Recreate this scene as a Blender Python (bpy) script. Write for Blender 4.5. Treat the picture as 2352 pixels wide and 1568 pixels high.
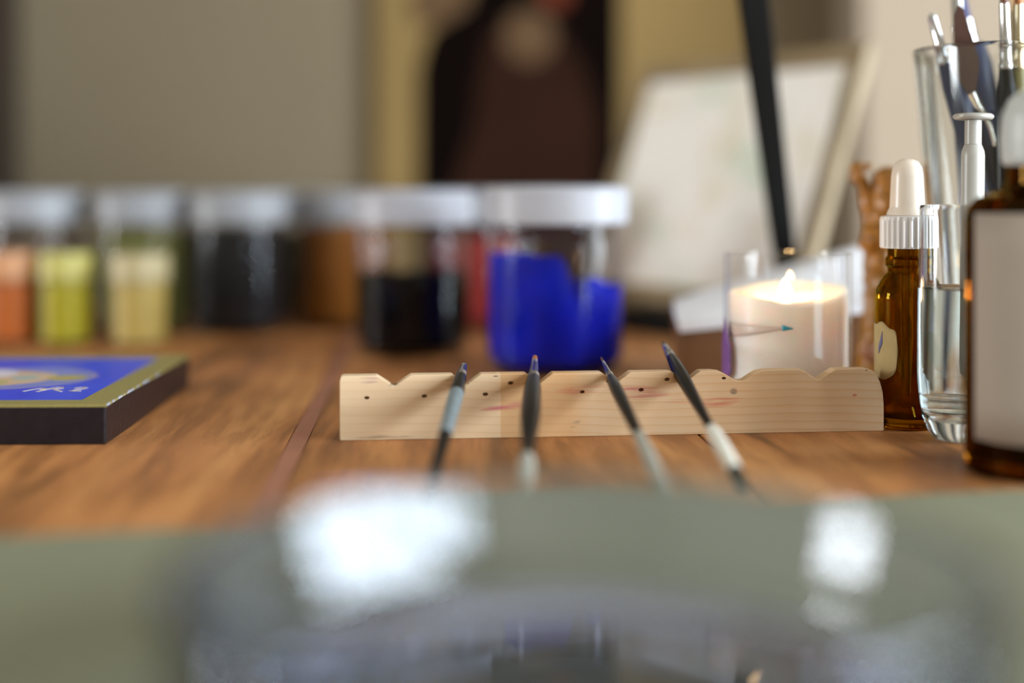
import bpy, bmesh, math, random
from mathutils import Vector, Matrix, noise as mnoise
random.seed(4)
for o in list(bpy.data.objects):
    bpy.data.objects.remove(o, do_unlink=True)
S = bpy.context.scene
COL = S.collection
PI = math.pi

# ------------------------------------------------------------------ camera
H = 0.092                      # lens height above the table top (z = 0)
F = 3267.0                     # 50 mm lens, in pixels of the 2352-wide frame
cam = bpy.data.cameras.new('camera'); camo = bpy.data.objects.new('camera', cam); COL.objects.link(camo)
camo.location = (0, 0, H); camo.rotation_euler = (PI/2, 0, 0)
cam.lens = 50; cam.sensor_width = 36; cam.shift_y = -(784-430)/2352
cam.clip_start = 0.01
cam.dof.use_dof = True; cam.dof.focus_distance = 0.532; cam.dof.aperture_fstop = 2.1
S.camera = camo

# ------------------------------------------------------------------ view, world, daylight
S.view_settings.view_transform = 'Standard'; S.view_settings.look = 'None'
S.view_settings.gamma = 1; S.view_settings.use_curve_mapping = False
S.view_settings.exposure = 0.0
S.cycles.use_denoising = True
S.cycles.max_bounces = 16; S.cycles.transmission_bounces = 12; S.cycles.transparent_max_bounces = 24
S.cycles.diffuse_bounces = 5; S.cycles.glossy_bounces = 6
S.cycles.sample_clamp_indirect = 6
w = bpy.data.worlds.new('world'); S.world = w; w.use_nodes = True
w.node_tree.nodes['Background'].inputs[0].default_value = (0.6, 0.75, 1, 1)
w.node_tree.nodes['Background'].inputs[1].default_value = 1.0

def area(name, loc, rot, sx, sy, power, col):
    l = bpy.data.lights.new(name, 'AREA'); l.shape = 'RECTANGLE'; l.size = sx; l.size_y = sy
    l.energy = power; l.color = col
    o = bpy.data.objects.new(name, l); COL.objects.link(o); o.location = loc; o.rotation_euler = rot
    return o
# daylight through the window in the right wall (beside the camera) and the smaller one in the left wall
area('daylight_right', (2.06, -0.89, 0.375), (0, PI/2, 0), 1.75, 3.0, 365, (0.82, 0.91, 1.0))
area('daylight_left', (-2.06, 0.45, 0.30), (0, -PI/2, 0), 0.7, 0.42, 36, (0.95, 0.97, 1.0))

# ------------------------------------------------------------------ colour and material helpers
def lin(c):
    c = c/255.0
    return c/12.92 if c <= 0.04045 else ((c+0.055)/1.055)**2.4
def rgb(r, g, b, k=1.0):
    return (min(1, lin(r)*k), min(1, lin(g)*k), min(1, lin(b)*k), 1)

def new_mat(name):
    m = bpy.data.materials.new(name); m.use_nodes = True
    nt = m.node_tree; nt.nodes.clear()
    out = nt.nodes.new('ShaderNodeOutputMaterial')
    return m, nt, out
def N(nt, t, **kw):
    n = nt.nodes.new(t)
    for k, v in kw.items():
        if k.startswith('i_'):
            n.inputs[k[2:].replace('_', ' ')].default_value = v
        else:
            setattr(n, k, v)
    return n
def math_(nt, op, a, b=None, clamp=False):
    n = nt.nodes.new('ShaderNodeMath'); n.operation = op; n.use_clamp = clamp
    for i, v in enumerate((a, b)):
        if v is None: continue
        if isinstance(v, (int, float)): n.inputs[i].default_value = v
        else: nt.links.new(v, n.inputs[i])
    return n.outputs[0]
def mixc(nt, fac, a, b):
    n = nt.nodes.new('ShaderNodeMix'); n.data_type = 'RGBA'
    for idx, v in ((0, fac), (6, a), (7, b)):
        if isinstance(v, (int, float)): n.inputs[idx].default_value = v
        elif isinstance(v, tuple): n.inputs[idx].default_value = v
        else: nt.links.new(v, n.inputs[idx])
    return n.outputs[2]
def plain(name, col, rough=0.5, metal=0.0, var=0.06, scale=60, bump=0.0, coat=0.0, sss=0.0, sssr=(1, .5, .3), spec=0.5):
    m, nt, out = new_mat(name)
    b = N(nt, 'ShaderNodeBsdfPrincipled')
    tc = N(nt, 'ShaderNodeTexCoord'); nz = N(nt, 'ShaderNodeTexNoise', i_Scale=scale, i_Detail=4.0)
    nt.links.new(tc.outputs['Object'], nz.inputs['Vector'])
    dark = tuple(c*(1-var*2) for c in col[:3])+(1,)
    lite = tuple(min(1, c*(1+var*2)) for c in col[:3])+(1,)
    nt.links.new(mixc(nt, nz.outputs['Fac'], dark, lite), b.inputs['Base Color'])
    b.inputs['Roughness'].default_value = rough; b.inputs['Metallic'].default_value = metal
    b.inputs['Specular IOR Level'].default_value = spec
    b.inputs['Coat Weight'].default_value = coat
    if sss:
        b.inputs['Subsurface Weight'].default_value = sss
        b.inputs['Subsurface Radius'].default_value = sssr
        b.inputs['Subsurface Scale'].default_value = 0.014
    if bump:
        bp = N(nt, 'ShaderNodeBump', i_Strength=bump, i_Distance=0.0006)
        nt.links.new(nz.outputs['Fac'], bp.inputs['Height']); nt.links.new(bp.outputs[0], b.inputs['Normal'])
    nt.links.new(b.outputs[0], out.inputs[0])
    return m
def thin_glass(name, tint=(0.97, 0.98, 0.98, 1), base=0.035, edge=0.8, rough=0.02, power=4.0):
    """thin clear wall: light passes straight through, the surface reflects by angle"""
    m, nt, out = new_mat(name)
    tr = N(nt, 'ShaderNodeBsdfTransparent'); tr.inputs[0].default_value = tint
    gl = N(nt, 'ShaderNodeBsdfGlossy'); gl.inputs['Roughness'].default_value = rough
    lw = N(nt, 'ShaderNodeLayerWeight', i_Blend=0.5)
    f = math_(nt, 'POWER', lw.outputs['Facing'], power)
    f = math_(nt, 'MULTIPLY', f, edge); f = math_(nt, 'ADD', f, base, True)
    mx = N(nt, 'ShaderNodeMixShader'); nt.links.new(f, mx.inputs[0])
    nt.links.new(tr.outputs[0], mx.inputs[1]); nt.links.new(gl.outputs[0], mx.inputs[2])
    nt.links.new(mx.outputs[0], out.inputs[0])
    return m
def glass(name, col=(1, 1, 1, 1), ior=1.5, rough=0.0):
    m, nt, out = new_mat(name)
    g = N(nt, 'ShaderNodeBsdfGlass'); g.inputs['Color'].default_value = col
    g.inputs['IOR'].default_value = ior; g.inputs['Roughness'].default_value = rough
    nt.links.new(g.outputs[0], out.inputs[0])
    return m
def emit(name, col, strength):
    m, nt, out = new_mat(name)
    e = N(nt, 'ShaderNodeEmission'); e.inputs[0].default_value = col; e.inputs[1].default_value = strength
    nt.links.new(e.outputs[0], out.inputs[0])
    return m

# ------------------------------------------------------------------ mesh helpers
def link(name, bm, mat, parent=None, smooth=True, bevel=0.0, loc=None, angle=35):
    me = bpy.data.meshes.new(name)
    bmesh.ops.recalc_face_normals(bm, faces=bm.faces)
    bm.to_mesh(me); bm.free()
    o = bpy.data.objects.new(name, me); COL.objects.link(o)
    if mat: me.materials.append(mat)
    if smooth:
        for p in me.polygons: p.use_smooth = True
        me.set_sharp_from_angle(angle=math.radians(angle))
    if bevel:
        md = o.modifiers.new('bevel', 'BEVEL'); md.width = bevel; md.segments = 2; md.limit_method = 'ANGLE'
    if parent: o.parent = parent
    if loc: o.location = loc
    return o
def thing(name, label, cat, loc=(0, 0, 0), rz=0, group=None):
    o = bpy.data.objects.new(name, None); COL.objects.link(o)
    o.location = loc; o.rotation_euler = (0, 0, rz); o.empty_display_size = 0.01
    o['label'] = label; o['category'] = cat
    if group: o['group'] = group
    return o
def tag(o, label, cat, group=None):
    o['label'] = label; o['category'] = cat
    if group: o['group'] = group
    return o
def box(bm, a, b):
    (x0, y0, z0), (x1, y1, z1) = a, b
    v = [bm.verts.new(p) for p in ((x0,y0,z0),(x1,y0,z0),(x1,y1,z0),(x0,y1,z0),(x0,y0,z1),(x1,y0,z1),(x1,y1,z1),(x0,y1,z1))]
    for f in ((0,3,2,1),(4,5,6,7),(0,1,5,4),(1,2,6,5),(2,3,7,6),(3,0,4,7)):
        bm.faces.new([v[i] for i in f])
    return bm
def boxes(*bs):
    bm = bmesh.new()
    for a, b in bs: box(bm, a, b)
    return bm
def lathe(profile, seg=64, ribs=0, rib_depth=0.0, rib_z=None, wob=None, bm=None):
    """profile: list of (r, z); r = 0 at an end closes it"""
    bm = bm or bmesh.new()
    rings = []; full = [profile[0]]
    for (ra, za), (rb_, zb) in zip(profile, profile[1:]):      # support rings keep long walls straight in shading
        L_ = math.hypot(rb_-ra, zb-za)
        if L_ > .004:
            for t in (.0004/L_, 1-.0004/L_): full.append((ra+(rb_-ra)*t, za+(zb-za)*t))
        full.append((rb_, zb))
    for (r, z) in full:
        if r <= 1e-7:
            rings.append([bm.verts.new((0, 0, z))]); continue
        ring = []
        for i in range(seg):
            a = 2*PI*i/seg; rr = r; zz = z
            if ribs and rib_z and rib_z[0] <= z <= rib_z[1]:
                rr -= rib_depth*(0.5+0.5*math.cos(a*ribs))**0.6
            if wob: rr, zz = wob(a, rr, zz)
            ring.append(bm.verts.new((rr*math.cos(a), rr*math.sin(a), zz)))
        rings.append(ring)
    for A, B in zip(rings, rings[1:]):
        n = max(len(A), len(B))
        if len(A) == 1 and len(B) == 1: continue
        for i in range(n):
            j = (i+1) % n
            if len(A) == 1: bm.faces.new((A[0], B[j], B[i]))
            elif len(B) == 1: bm.faces.new((A[i], A[j], B[0]))
            else: bm.faces.new((A[i], A[j], B[j], B[i]))
    return bm
def tube(path, seg=16, bm=None, flat=1.0, updir=Vector((0, 0, 1))):
    """path: list of (Vector, radius); capped; flat < 1 squashes the section along the second axis"""
    bm = bm or bmesh.new()
    rings = []
    n = len(path)
    for k, (p, r) in enumerate(path):
        p = Vector(p)
        t = (Vector(path[min(k+1, n-1)][0])-Vector(path[max(k-1, 0)][0])).normalized()
        u = t.cross(updir)
        if u.length < 1e-4: u = t.cross(Vector((1, 0, 0)))
        u.normalize(); v = u.cross(t).normalized()
        rings.append([bm.verts.new(p+u*(r*math.cos(2*PI*i/seg))+v*(r*flat*math.sin(2*PI*i/seg))) for i in range(seg)])
    for A, B in zip(rings, rings[1:]):
        for i in range(seg):
            j = (i+1) % seg
            bm.faces.new((A[i], A[j], B[j], B[i]))
    bm.faces.new(rings[0]); bm.faces.new(list(reversed(rings[-1])))
    return bm
def prism(pts, a0, a1, axis='y', bm=None):
    """extrude a 2-D outline along an axis"""
    bm = bm or bmesh.new()
    def mk(p, a):
        return (p[0], a, p[1]) if axis == 'y' else ((p[0], p[1], a) if axis == 'z' else (a, p[0], p[1]))
    A = [bm.verts.new(mk(p, a0)) for p in pts]; B = [bm.verts.new(mk(p, a1)) for p in pts]
    bm.faces.new(A); bm.faces.new(list(reversed(B)))
    n = len(pts)
    for i in range(n):
        j = (i+1) % n
        bm.faces.new((A[i], B[i], B[j], A[j]))
    return bm
def P(px, py, d):
    """a point of the photograph at depth d (metres) in the world"""
    return Vector(((px-1176)/F*d, d, H-(py-430)/F*d))

# ------------------------------------------------------------------ materials
def wood_table():
    m, nt, out = new_mat('table_wood')
    b = N(nt, 'ShaderNodeBsdfPrincipled')
    tc = N(nt, 'ShaderNodeTexCoord'); oi = N(nt, 'ShaderNodeObjectInfo')
    mp = N(nt, 'ShaderNodeMapping'); mp.inputs['Scale'].default_value = (26, 3.2, 26)
    ad = N(nt, 'ShaderNodeVectorMath', operation='ADD')
    nt.links.new(tc.outputs['Object'], ad.inputs[0])
    nt.links.new(oi.outputs['Random'], ad.inputs[1])
    nt.links.new(ad.outputs[0], mp.inputs['Vector'])
    n1 = N(nt, 'ShaderNodeTexNoise', i_Scale=1.0, i_Detail=6.0, i_Roughness=0.6, i_Distortion=0.8)
    nt.links.new(mp.outputs[0], n1.inputs['Vector'])
    mp2 = N(nt, 'ShaderNodeMapping'); mp2.inputs['Scale'].default_value = (160, 14, 160)
    nt.links.new(ad.outputs[0], mp2.inputs['Vector'])
    n2 = N(nt, 'ShaderNodeTexNoise', i_Scale=1.0, i_Detail=5.0, i_Roughness=0.65)
    nt.links.new(mp2.outputs[0], n2.inputs['Vector'])
    n3 = N(nt, 'ShaderNodeTexNoise', i_Scale=9.0, i_Detail=2.0)
    nt.links.new(ad.outputs[0], n3.inputs['Vector'])
    r1 = N(nt, 'ShaderNodeValToRGB')
    cr = r1.color_ramp; cr.elements[0].position = 0.36; cr.elements[0].color = rgb(122, 80, 42)
    cr.elements[1].position = 0.62; cr.elements[1].color = rgb(204, 144, 86)
    e = cr.elements.new(0.48); e.color = rgb(180, 119, 67)
    nt.links.new(n1.outputs['Fac'], r1.inputs['Fac'])
    r2 = N(nt, 'ShaderNodeValToRGB')
    r2.color_ramp.elements[0].position = 0.42; r2.color_ramp.elements[0].color = (0.55, 0.5, 0.46, 1)
    r2.color_ramp.elements[1].position = 0.56; r2.color_ramp.elements[1].color = (1, 1, 1, 1)
    nt.links.new(n2.outputs['Fac'], r2.inputs['Fac'])
    mm = N(nt, 'ShaderNodeMix', data_type='RGBA', blend_type='MULTIPLY'); mm.inputs[0].default_value = 0.55
    nt.links.new(r1.outputs[0], mm.inputs[6]); nt.links.new(r2.outputs[0], mm.inputs[7])
    f3 = math_(nt, 'MULTIPLY', math_(nt, 'SUBTRACT', n3.outputs['Fac'], 0.45), 2.2, True)
    c = mixc(nt, f3, mm.outputs[2], rgb(178, 116, 80))
    mixn = mixc(nt, 0.45, mm.outputs[2], c)
    nt.links.new(mixn, b.inputs['Base Color'])
    b.inputs['Roughness'].default_value = 0.5; b.inputs['Specular IOR Level'].default_value = 0.35
    bp = N(nt, 'ShaderNodeBump', i_Strength=0.5, i_Distance=0.0004)
    nt.links.new(n2.outputs['Fac'], bp.inputs['Height']); nt.links.new(bp.outputs[0], b.inputs['Normal'])
    nt.links.new(b.outputs[0], out.inputs[0])
    return m
def grain_wood(name, c0, c1, scale, rough=0.55):
    m, nt, out = new_mat(name)
    b = N(nt, 'ShaderNodeBsdfPrincipled'); tc = N(nt, 'ShaderNodeTexCoord')
    mp = N(nt, 'ShaderNodeMapping'); mp.inputs['Scale'].default_value = scale
    nt.links.new(tc.outputs['Object'], mp.inputs['Vector'])
    n1 = N(nt, 'ShaderNodeTexNoise', i_Scale=1.0, i_Detail=5.0, i_Distortion=0.5)
    nt.links.new(mp.outputs[0], n1.inputs['Vector'])
    f = math_(nt, 'MULTIPLY', math_(nt, 'SUBTRACT', n1.outputs['Fac'], 0.3), 2.4, True)
    nt.links.new(mixc(nt, f, c0, c1), b.inputs['Base Color'])
    b.inputs['Roughness'].default_value = rough
    nt.links.new(b.outputs[0], out.inputs[0])
    return m

M = {}
M['table'] = wood_table()
M['seam'] = plain('seam_wood', rgb(158, 104, 80), 0.55, var=0.1, scale=40)
M['back_wall'] = plain('taupe_wall_paint', rgb(107, 94, 73), 0.9, var=0.03, scale=6)
M['light_wall'] = plain('light_plaster', rgb(150, 134, 116), 0.9, var=0.03, scale=6)
M['room_wall'] = plain('room_wall_paint', rgb(150, 138, 118), 0.9, var=0.03, scale=6)
M['ceiling'] = plain('ceiling_paint', rgb(176, 168, 154), 0.95, var=0.02, scale=4)
M['floor'] = grain_wood('floor_wood', rgb(96, 70, 48), rgb(136, 102, 72), (4, 30, 4))
M['white_trim'] = plain('white_window_paint', rgb(225, 222, 215), 0.5, var=0.02)
M['dark_cabinet'] = grain_wood('dark_cabinet_wood', rgb(26, 17, 10), rgb(42, 28, 18), (20, 20, 3))
M['white_plastic'] = plain('white_plastic', rgb(212, 205, 201), 0.32, var=0.02)
M['lid_plastic'] = plain('lid_plastic', rgb(174, 175, 184), 0.38, var=0.02, spec=.4)
M['lid_grey'] = plain('lid_plastic_grey', rgb(142, 143, 148), 0.36, var=0.02, spec=.35)
M['jar_glass'] = thin_glass('jar_glass', (0.95, 0.95, 0.965, 1), 0.014, 0.5, 0.09)
M['candle_glass'] = thin_glass('candle_glass', (1, 1, 1, 1), 0.026, 0.75, 0.01, 5.0)
M['tumbler_glass'] = glass('tumbler_glass', (0.975, 0.985, 0.98, 1), 1.47)
M['pane'] = thin_glass('window_pane', (0.98, 0.99, 0.98, 1), 0.02, 0.5)
M['clear_glass'] = glass('clear_glass', (0.985, 0.995, 1.0, 1), 1.48)
M['water'] = glass('water', (0.94, 0.985, 1.0, 1), 1.33)
M['dish_glass'] = glass('dish_glass', (0.88, 0.90, 0.96, 1), 1.62)
M['amber_glass'] = glass('amber_glass', (0.56, 0.385, 0.04, 1), 1.5)
M['brown_glass'] = glass('brown_glass', (0.42, 0.24, 0.06, 1), 1.5)
M['silver'] = plain('ferrule_nickel', rgb(205, 205, 208), 0.2, 1.0, var=0.03)
M['gold_silver'] = plain('ferrule_brass_tint', rgb(205, 190, 158), 0.22, 1.0, var=0.03)
M['black_lacquer'] = plain('black_lacquer', rgb(10, 8, 8), 0.25, var=0.05, spec=.12)
M['navy_lacquer'] = plain('navy_lacquer', rgb(15, 32, 68), 0.28, var=0.05, spec=.4)
M['olive_lacquer'] = plain('olive_lacquer', rgb(118, 106, 52), 0.35, var=0.05)
M['grey_paint'] = plain('worn_grey_paint', rgb(150, 148, 138), 0.5, var=0.1, scale=300)
M['teal_paint'] = plain('worn_teal_grey_paint', rgb(112, 122, 126), 0.5, var=0.2, scale=260)
M['white_paint'] = plain('worn_white_paint', rgb(226, 224, 214), 0.5, var=0.08, scale=300)
M['dark_hair'] = plain('dark_bristle', rgb(26, 26, 40), 0.5, var=0.2, scale=600)
M['sable_hair'] = plain('sable_bristle', rgb(160, 96, 44), 0.55, var=0.25, scale=700)
M['brown_hair'] = plain('brown_bristle', rgb(94, 56, 36), 0.55, var=0.25, scale=700)
M['cream_hair'] = plain('cream_bristle', rgb(196, 160, 116), 0.55, var=0.2, scale=700)
M['blue_hair'] = plain('navy_bristle', rgb(34, 40, 92), 0.5, var=0.2, scale=600)
M['knife_steel'] = plain('bronzed_steel', rgb(78, 58, 52), 0.3, 1.0, var=0.06, scale=80)
M['steel'] = plain('bright_steel', rgb(225, 222, 215), 0.18, 1.0, var=0.02)
M['black'] = plain('black_paint', rgb(9, 8, 7), 0.6, var=0.1, spec=.12)
M['paper'] = plain('white_paper', rgb(228, 228, 234), 0.8, var=0.02)
M['brown_wood'] = grain_wood('brown_box_wood', rgb(92, 56, 22), rgb(122, 78, 34), (12, 60, 60))
M['cream_frame'] = grain_wood('cream_frame_wood', rgb(122, 104, 74), rgb(148, 128, 96), (20, 20, 20))
M['figurine'] = plain('honey_carved_wood', rgb(152, 100, 26), 0.4, var=0.35, scale=180, bump=0.4, coat=0.2)
M['figurine_base'] = plain('pinkish_stand_wood', rgb(150, 100, 68), 0.5, var=0.15, scale=120)
M['wax'] = plain('pink_white_wax', rgb(255, 240, 232), 0.45, var=0.01, sss=0.8, sssr=(1, 0.7, 0.5))
M['wick'] = plain('charred_wick', rgb(30, 22, 16), 0.9)
M['flame'] = emit('candle_flame', (1.0, 0.62, 0.27, 1), 115)
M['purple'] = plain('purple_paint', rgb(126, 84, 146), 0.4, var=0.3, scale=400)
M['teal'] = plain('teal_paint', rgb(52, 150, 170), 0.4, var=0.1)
M['mat'] = plain('olive_grey_mat', rgb(122, 122, 98), 0.85, var=0.06, scale=14)
M['label_paper'] = plain('beige_label_paper', rgb(154, 140, 128), 0.75, var=0.03, scale=30)
M['torn_label'] = plain('torn_label_paper', rgb(172, 148, 100), 0.8, var=0.08, scale=200)
M['blue_ink'] = plain('blue_ink', rgb(96, 92, 128), 0.7)
M['panel_side'] = plain('dark_panel_edge', rgb(22, 17, 24), 0.35, var=0.25, scale=240, bump=0.4, spec=.4)
M['gold_edge'] = plain('gold_border_paint', rgb(142, 130, 74), 0.5, 0.1, var=0.14, scale=900, bump=0.3)
M['gold_line'] = plain('pale_gold_line', rgb(200, 184, 158), 0.45)

# ------------------------------------------------------------------ room
def struct(name, bm, mat, parent=None, **kw):
    o = link(name, bm, mat, parent, smooth=False, **kw)
    if not parent: o['kind'] = 'structure'
    return o
XL, XR, YF, YB, ZF, ZC = -1.95, 1.95, -2.7, 1.36, -0.76, 1.85
struct('floor', boxes(((XL, YF, ZF-0.1), (XR, YB, ZF))), M['floor'])
struct('ceiling', boxes(((XL, YF, ZC), (XR, YB, ZC+0.1))), M['ceiling'])
struct('wall_back', boxes(((XL, YB, ZF), (XR, YB+0.1, ZC))), M['back_wall'])
struct('wall_front', boxes(((XL, YF-0.1, ZF), (XR, YF, ZC))), M['room_wall'])
def wall_with_window(name, x0, x1, wy0, wy1, wz0, wz1, mat, no):
    struct(name, boxes(((x0, YF, ZF), (x1, wy0, ZC)), ((x0, wy1, ZF), (x1, YB, ZC)),
                       ((x0, wy0, ZF), (x1, wy1, wz0)), ((x0, wy0, wz1), (x1, wy1, ZC))), mat)
    win = bpy.data.objects.new('window_%d' % no, None); COL.objects.link(win); win['kind'] = 'structure'
    xm = (x0+x1)/2; t = 0.02
    struct('window_frame', boxes(((xm-t, wy0, wz0), (xm+t, wy1, wz0+.045)), ((xm-t, wy0, wz1-.045), (xm+t, wy1, wz1)),
           ((xm-t, wy0, wz0+.045), (xm+t, wy0+.045, wz1-.045)), ((xm-t, wy1-.045, wz0+.045), (xm+t, wy1, wz1-.045))), M['white_trim'], win)
    n = max(1, round((wy1-wy0)/0.6))
    for k in range(1, n):
        y = wy0+(wy1-wy0)*k/n
        struct('mullion', boxes(((xm-t, y-.025, wz0+.045), (xm+t, y+.025, wz1-.045))), M['white_trim'], win)
    zz = wz0+(wz1-wz0)*0.62
    struct('glazing_bar', boxes(((xm-t*.8, wy0+.045, zz-.014), (xm+t*.8, wy1-.045, zz+.014))), M['white_trim'], win)
    struct('pane', boxes(((xm-.002, wy0+.03, wz0+.03), (xm+.002, wy1-.03, wz1-.03))), M['pane'], win)
wall_with_window('wall_right', XR, XR+0.1, -2.4, 0.62, -0.5, 1.25, M['room_wall'], 1)
wall_with_window('wall_left', XL-0.1, XL, 0.22, 0.68, -0.06, 0.68, M['room_wall'], 2)
struct('trim_1', boxes(((0.312, 1.26, ZF), (1.0, YB, ZC))), M['light_wall'])

# tall dark cabinet at the far left, only its edge in view
cab = thing('cabinet', 'tall dark brown wooden cabinet edge against the wall at far left', 'cabinet', (-0.688, 1.265, ZF))
link('carcass', boxes(((-0.22, -0.055, 0.04), (0.22, 0.092, 1.75))), M['dark_cabinet'], cab, False, 0.004)
link('door', boxes(((-0.215, -0.072, 0.06), (-0.003, -0.056, 1.73))), M['dark_cabinet'], cab, False, 0.003)
link('door', boxes(((0.003, -0.072, 0.06), (0.215, -0.056, 1.73))), M['dark_cabinet'], cab, False, 0.003)
link('plinth', boxes(((-0.21, -0.05, 0.0), (0.21, 0.09, 0.039))), M['dark_cabinet'], cab, False)

# ------------------------------------------------------------------ table of long planks
ANG = math.radians(3.3)
table = thing('table', 'long plank table of orange brown wood carrying the paint things', 'table', (0, 0, 0), ANG)
edges = [-0.62, -0.475, -0.33, -0.19, -0.0480, 0.10, 0.200, 0.305]
y0, y1 = 0.07, 1.13
for a, b in zip(edges, edges[1:]):
    dz = random.uniform(-0.0003, 0)
    link('plank', boxes(((a+(0.0035 if abs(a+0.0480) < 1e-6 else 0.0004), y0, -0.03), (b-(0.0035 if abs(b+0.0480) < 1e-6 else 0.0004), y1, 0.0))), M['table'], table, False, 0.0006)
link('seam_strip', boxes(((-0.0513, y0, -0.03), (-0.0447, y1, -0.0002))), M['seam'], table, False, 0.0003)
for sx in (-0.55, 0.215):
    for sy in (y0+0.06, y1-0.12):
        link('leg', boxes(((sx, sy, ZF+0.0), (sx+0.06, sy+0.06, -0.031))), M['brown_wood'], table, False, 0.004)
link('apron', boxes(((-0.55, y1-0.09, -0.12), (0.275, y1-0.07, -0.031))), M['brown_wood'], table, False, 0.002)

# ------------------------------------------------------------------ painted panel on the back wall
WD = 1.3515
def Wp(px, py, d=WD):
    v = P(px, py, d); return (v.x, v.z)
pic = thing('wall_painting', 'large ochre painted panel with a dark brown robed figure hanging on the back wall', 'painting', (0, WD, 0))
M['ochre'] = plain('ochre_ground_paint', rgb(114, 92, 54), 0.8, var=0.1, scale=10, spec=.2)
M['robe_dark'] = plain('black_brown_mantle_paint', rgb(8, 3, 2), 0.9, var=0.2, scale=20, spec=0.03)
M['robe_brown'] = plain('brown_tunic_paint', rgb(36, 19, 12), 0.9, var=0.2, scale=16, spec=0.04)
M['hand_paint'] = plain('ochre_hand_paint', rgb(78, 56, 34), 0.8, var=0.1, scale=30, spec=0.2)
M['red_paint'] = plain('dull_red_paint', rgb(80, 28, 6), 0.8, var=0.1, spec=0.2)
a = Wp(862, -190); b = Wp(1712, 700)
link('board', boxes(((a[0], -0.006, b[1]), (b[0], 0.008, a[1]))), M['ochre'], pic, False, 0.002)
def flat(name, pts, y, mat):
    q = [Wp(*p) for p in pts]
    return link(name, prism(q, y-0.0006, y, 'y'), mat, pic, False)
flat('mantle', [(958, 690), (962, 160), (985, 80), (1040, 30), (1090, -20), (1110, -170), (1380, -170), (1425, -60), (1425, 690)], -0.0061, M['robe_dark'])
flat('tunic', [(1010, 690), (1040, 430), (1085, 300), (1100, 180), (1120, 90), (1180, 40), (1280, 60), (1335, 150), (1370, 260), (1385, 690)], -0.0068, M['robe_brown'])
flat('painted_hand', [(1215+58*math.cos(t*PI/10)+8*math.sin(3*t), 85-62*math.sin(t*PI/10)) for t in range(20)], -0.0075, M['hand_paint'])
flat('red_cuff', [(1275+38*math.cos(t*PI/8), -20-45*math.sin(t*PI/8)) for t in range(16)], -0.0082, M['red_paint'])
flat('raised_sleeve', [(960, 60), (1010, 60), (1075, 20), (1090, -60), (1000, -80), (940, 0)], -0.0066, M['hand_paint'])

# ------------------------------------------------------------------ framed watercolour leaning on a black ledge
u = Vector((0.574, -0.819, 0)); nb = Vector((0.819, 0.574, 0))
drop = math.radians(20.8)
vup = (nb*math.sin(drop)+Vector((0, 0, 1))*math.cos(drop)).normalized()
BL = Vector((0.0428, 0.9604, 0.0190))               # lower left corner of the frame, front
Wd, Ht = 0.203, 0.168
rotm = Matrix((u, vup, u.cross(vup))).transposed()   # local x = along, y = up the picture, z = toward the viewer
fr = thing('framed_watercolour', 'pale watercolour in a cream wooden frame leaning back behind the candle', 'picture', BL)
fr.rotation_euler = rotm.to_euler()
def wc_mat():
    m, nt, out = new_mat('pale_watercolour')
    b = N(nt, 'ShaderNodeBsdfPrincipled'); tc = N(nt, 'ShaderNodeTexCoord')
    n1 = N(nt, 'ShaderNodeTexNoise', i_Scale=16.0, i_Detail=2.0); nt.links.new(tc.outputs['Object'], n1.inputs['Vector'])
    n2 = N(nt, 'ShaderNodeTexNoise', i_Scale=24.0, i_Detail=2.0)
    mp = N(nt, 'ShaderNodeMapping'); mp.inputs['Location'].default_value = (3, 5, 1)
    nt.links.new(tc.outputs['Object'], mp.inputs['Vector']); nt.links.new(mp.outputs[0], n2.inputs['Vector'])
    f1 = math_(nt, 'MULTIPLY', math_(nt, 'SUBTRACT', n1.outputs['Fac'], 0.5), 3.0, True)
    f2 = math_(nt, 'MULTIPLY', math_(nt, 'SUBTRACT', n2.outputs['Fac'], 0.52), 3.0, True)
    c = mixc(nt, f1, rgb(238, 233, 228), rgb(172, 194, 168))
    c = mixc(nt, f2, c, rgb(216, 202, 174))
    nt.links.new(c, b.inputs['Base Color']); b.inputs['Roughness'].default_value = 0.6
    nt.links.new(b.outputs[0], out.inputs[0]); return m
fw = 0.0125
def fbar(pts): return link('frame_bar', prism(pts, -0.006, 0.001, 'z'), M['cream_frame'], fr, False, 0.001)
g = 0.0002
fbar([(0, 0), (Wd, 0), (Wd-fw, fw-g), (fw, fw-g)]); fbar([(0, Ht), (fw, Ht-fw+g), (Wd-fw, Ht-fw+g), (Wd, Ht)])
fbar([(0, 0), (fw-g, fw), (fw-g, Ht-fw), (0, Ht)]); fbar([(Wd, 0), (Wd, Ht), (Wd-fw+g, Ht-fw), (Wd-fw+g, fw)])
link('painted_sheet', boxes(((fw, fw, -0.005), (Wd-fw, Ht-fw, -0.001))), wc_mat(), fr, False)
st = thing('picture_stand', 'low black stand holding up the framed watercolour', 'stand', (BL.x, BL.y, 0), math.atan2(u.y, u.x))
link('ledge', boxes(((-0.004, -0.008, 0.0), (0.207, 0.026, 0.0145))), M['black'], st, False, 0.001)
for q in (0.05, 0.15):
    link('back_leg', tube([(Vector((q, 0.024, 0.012)), 0.004), (Vector((q, 0.0605, 0.095)), 0.0035), (Vector((q, 0.062, 0.099)), 0.002)], 10), M['black'], st)

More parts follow.
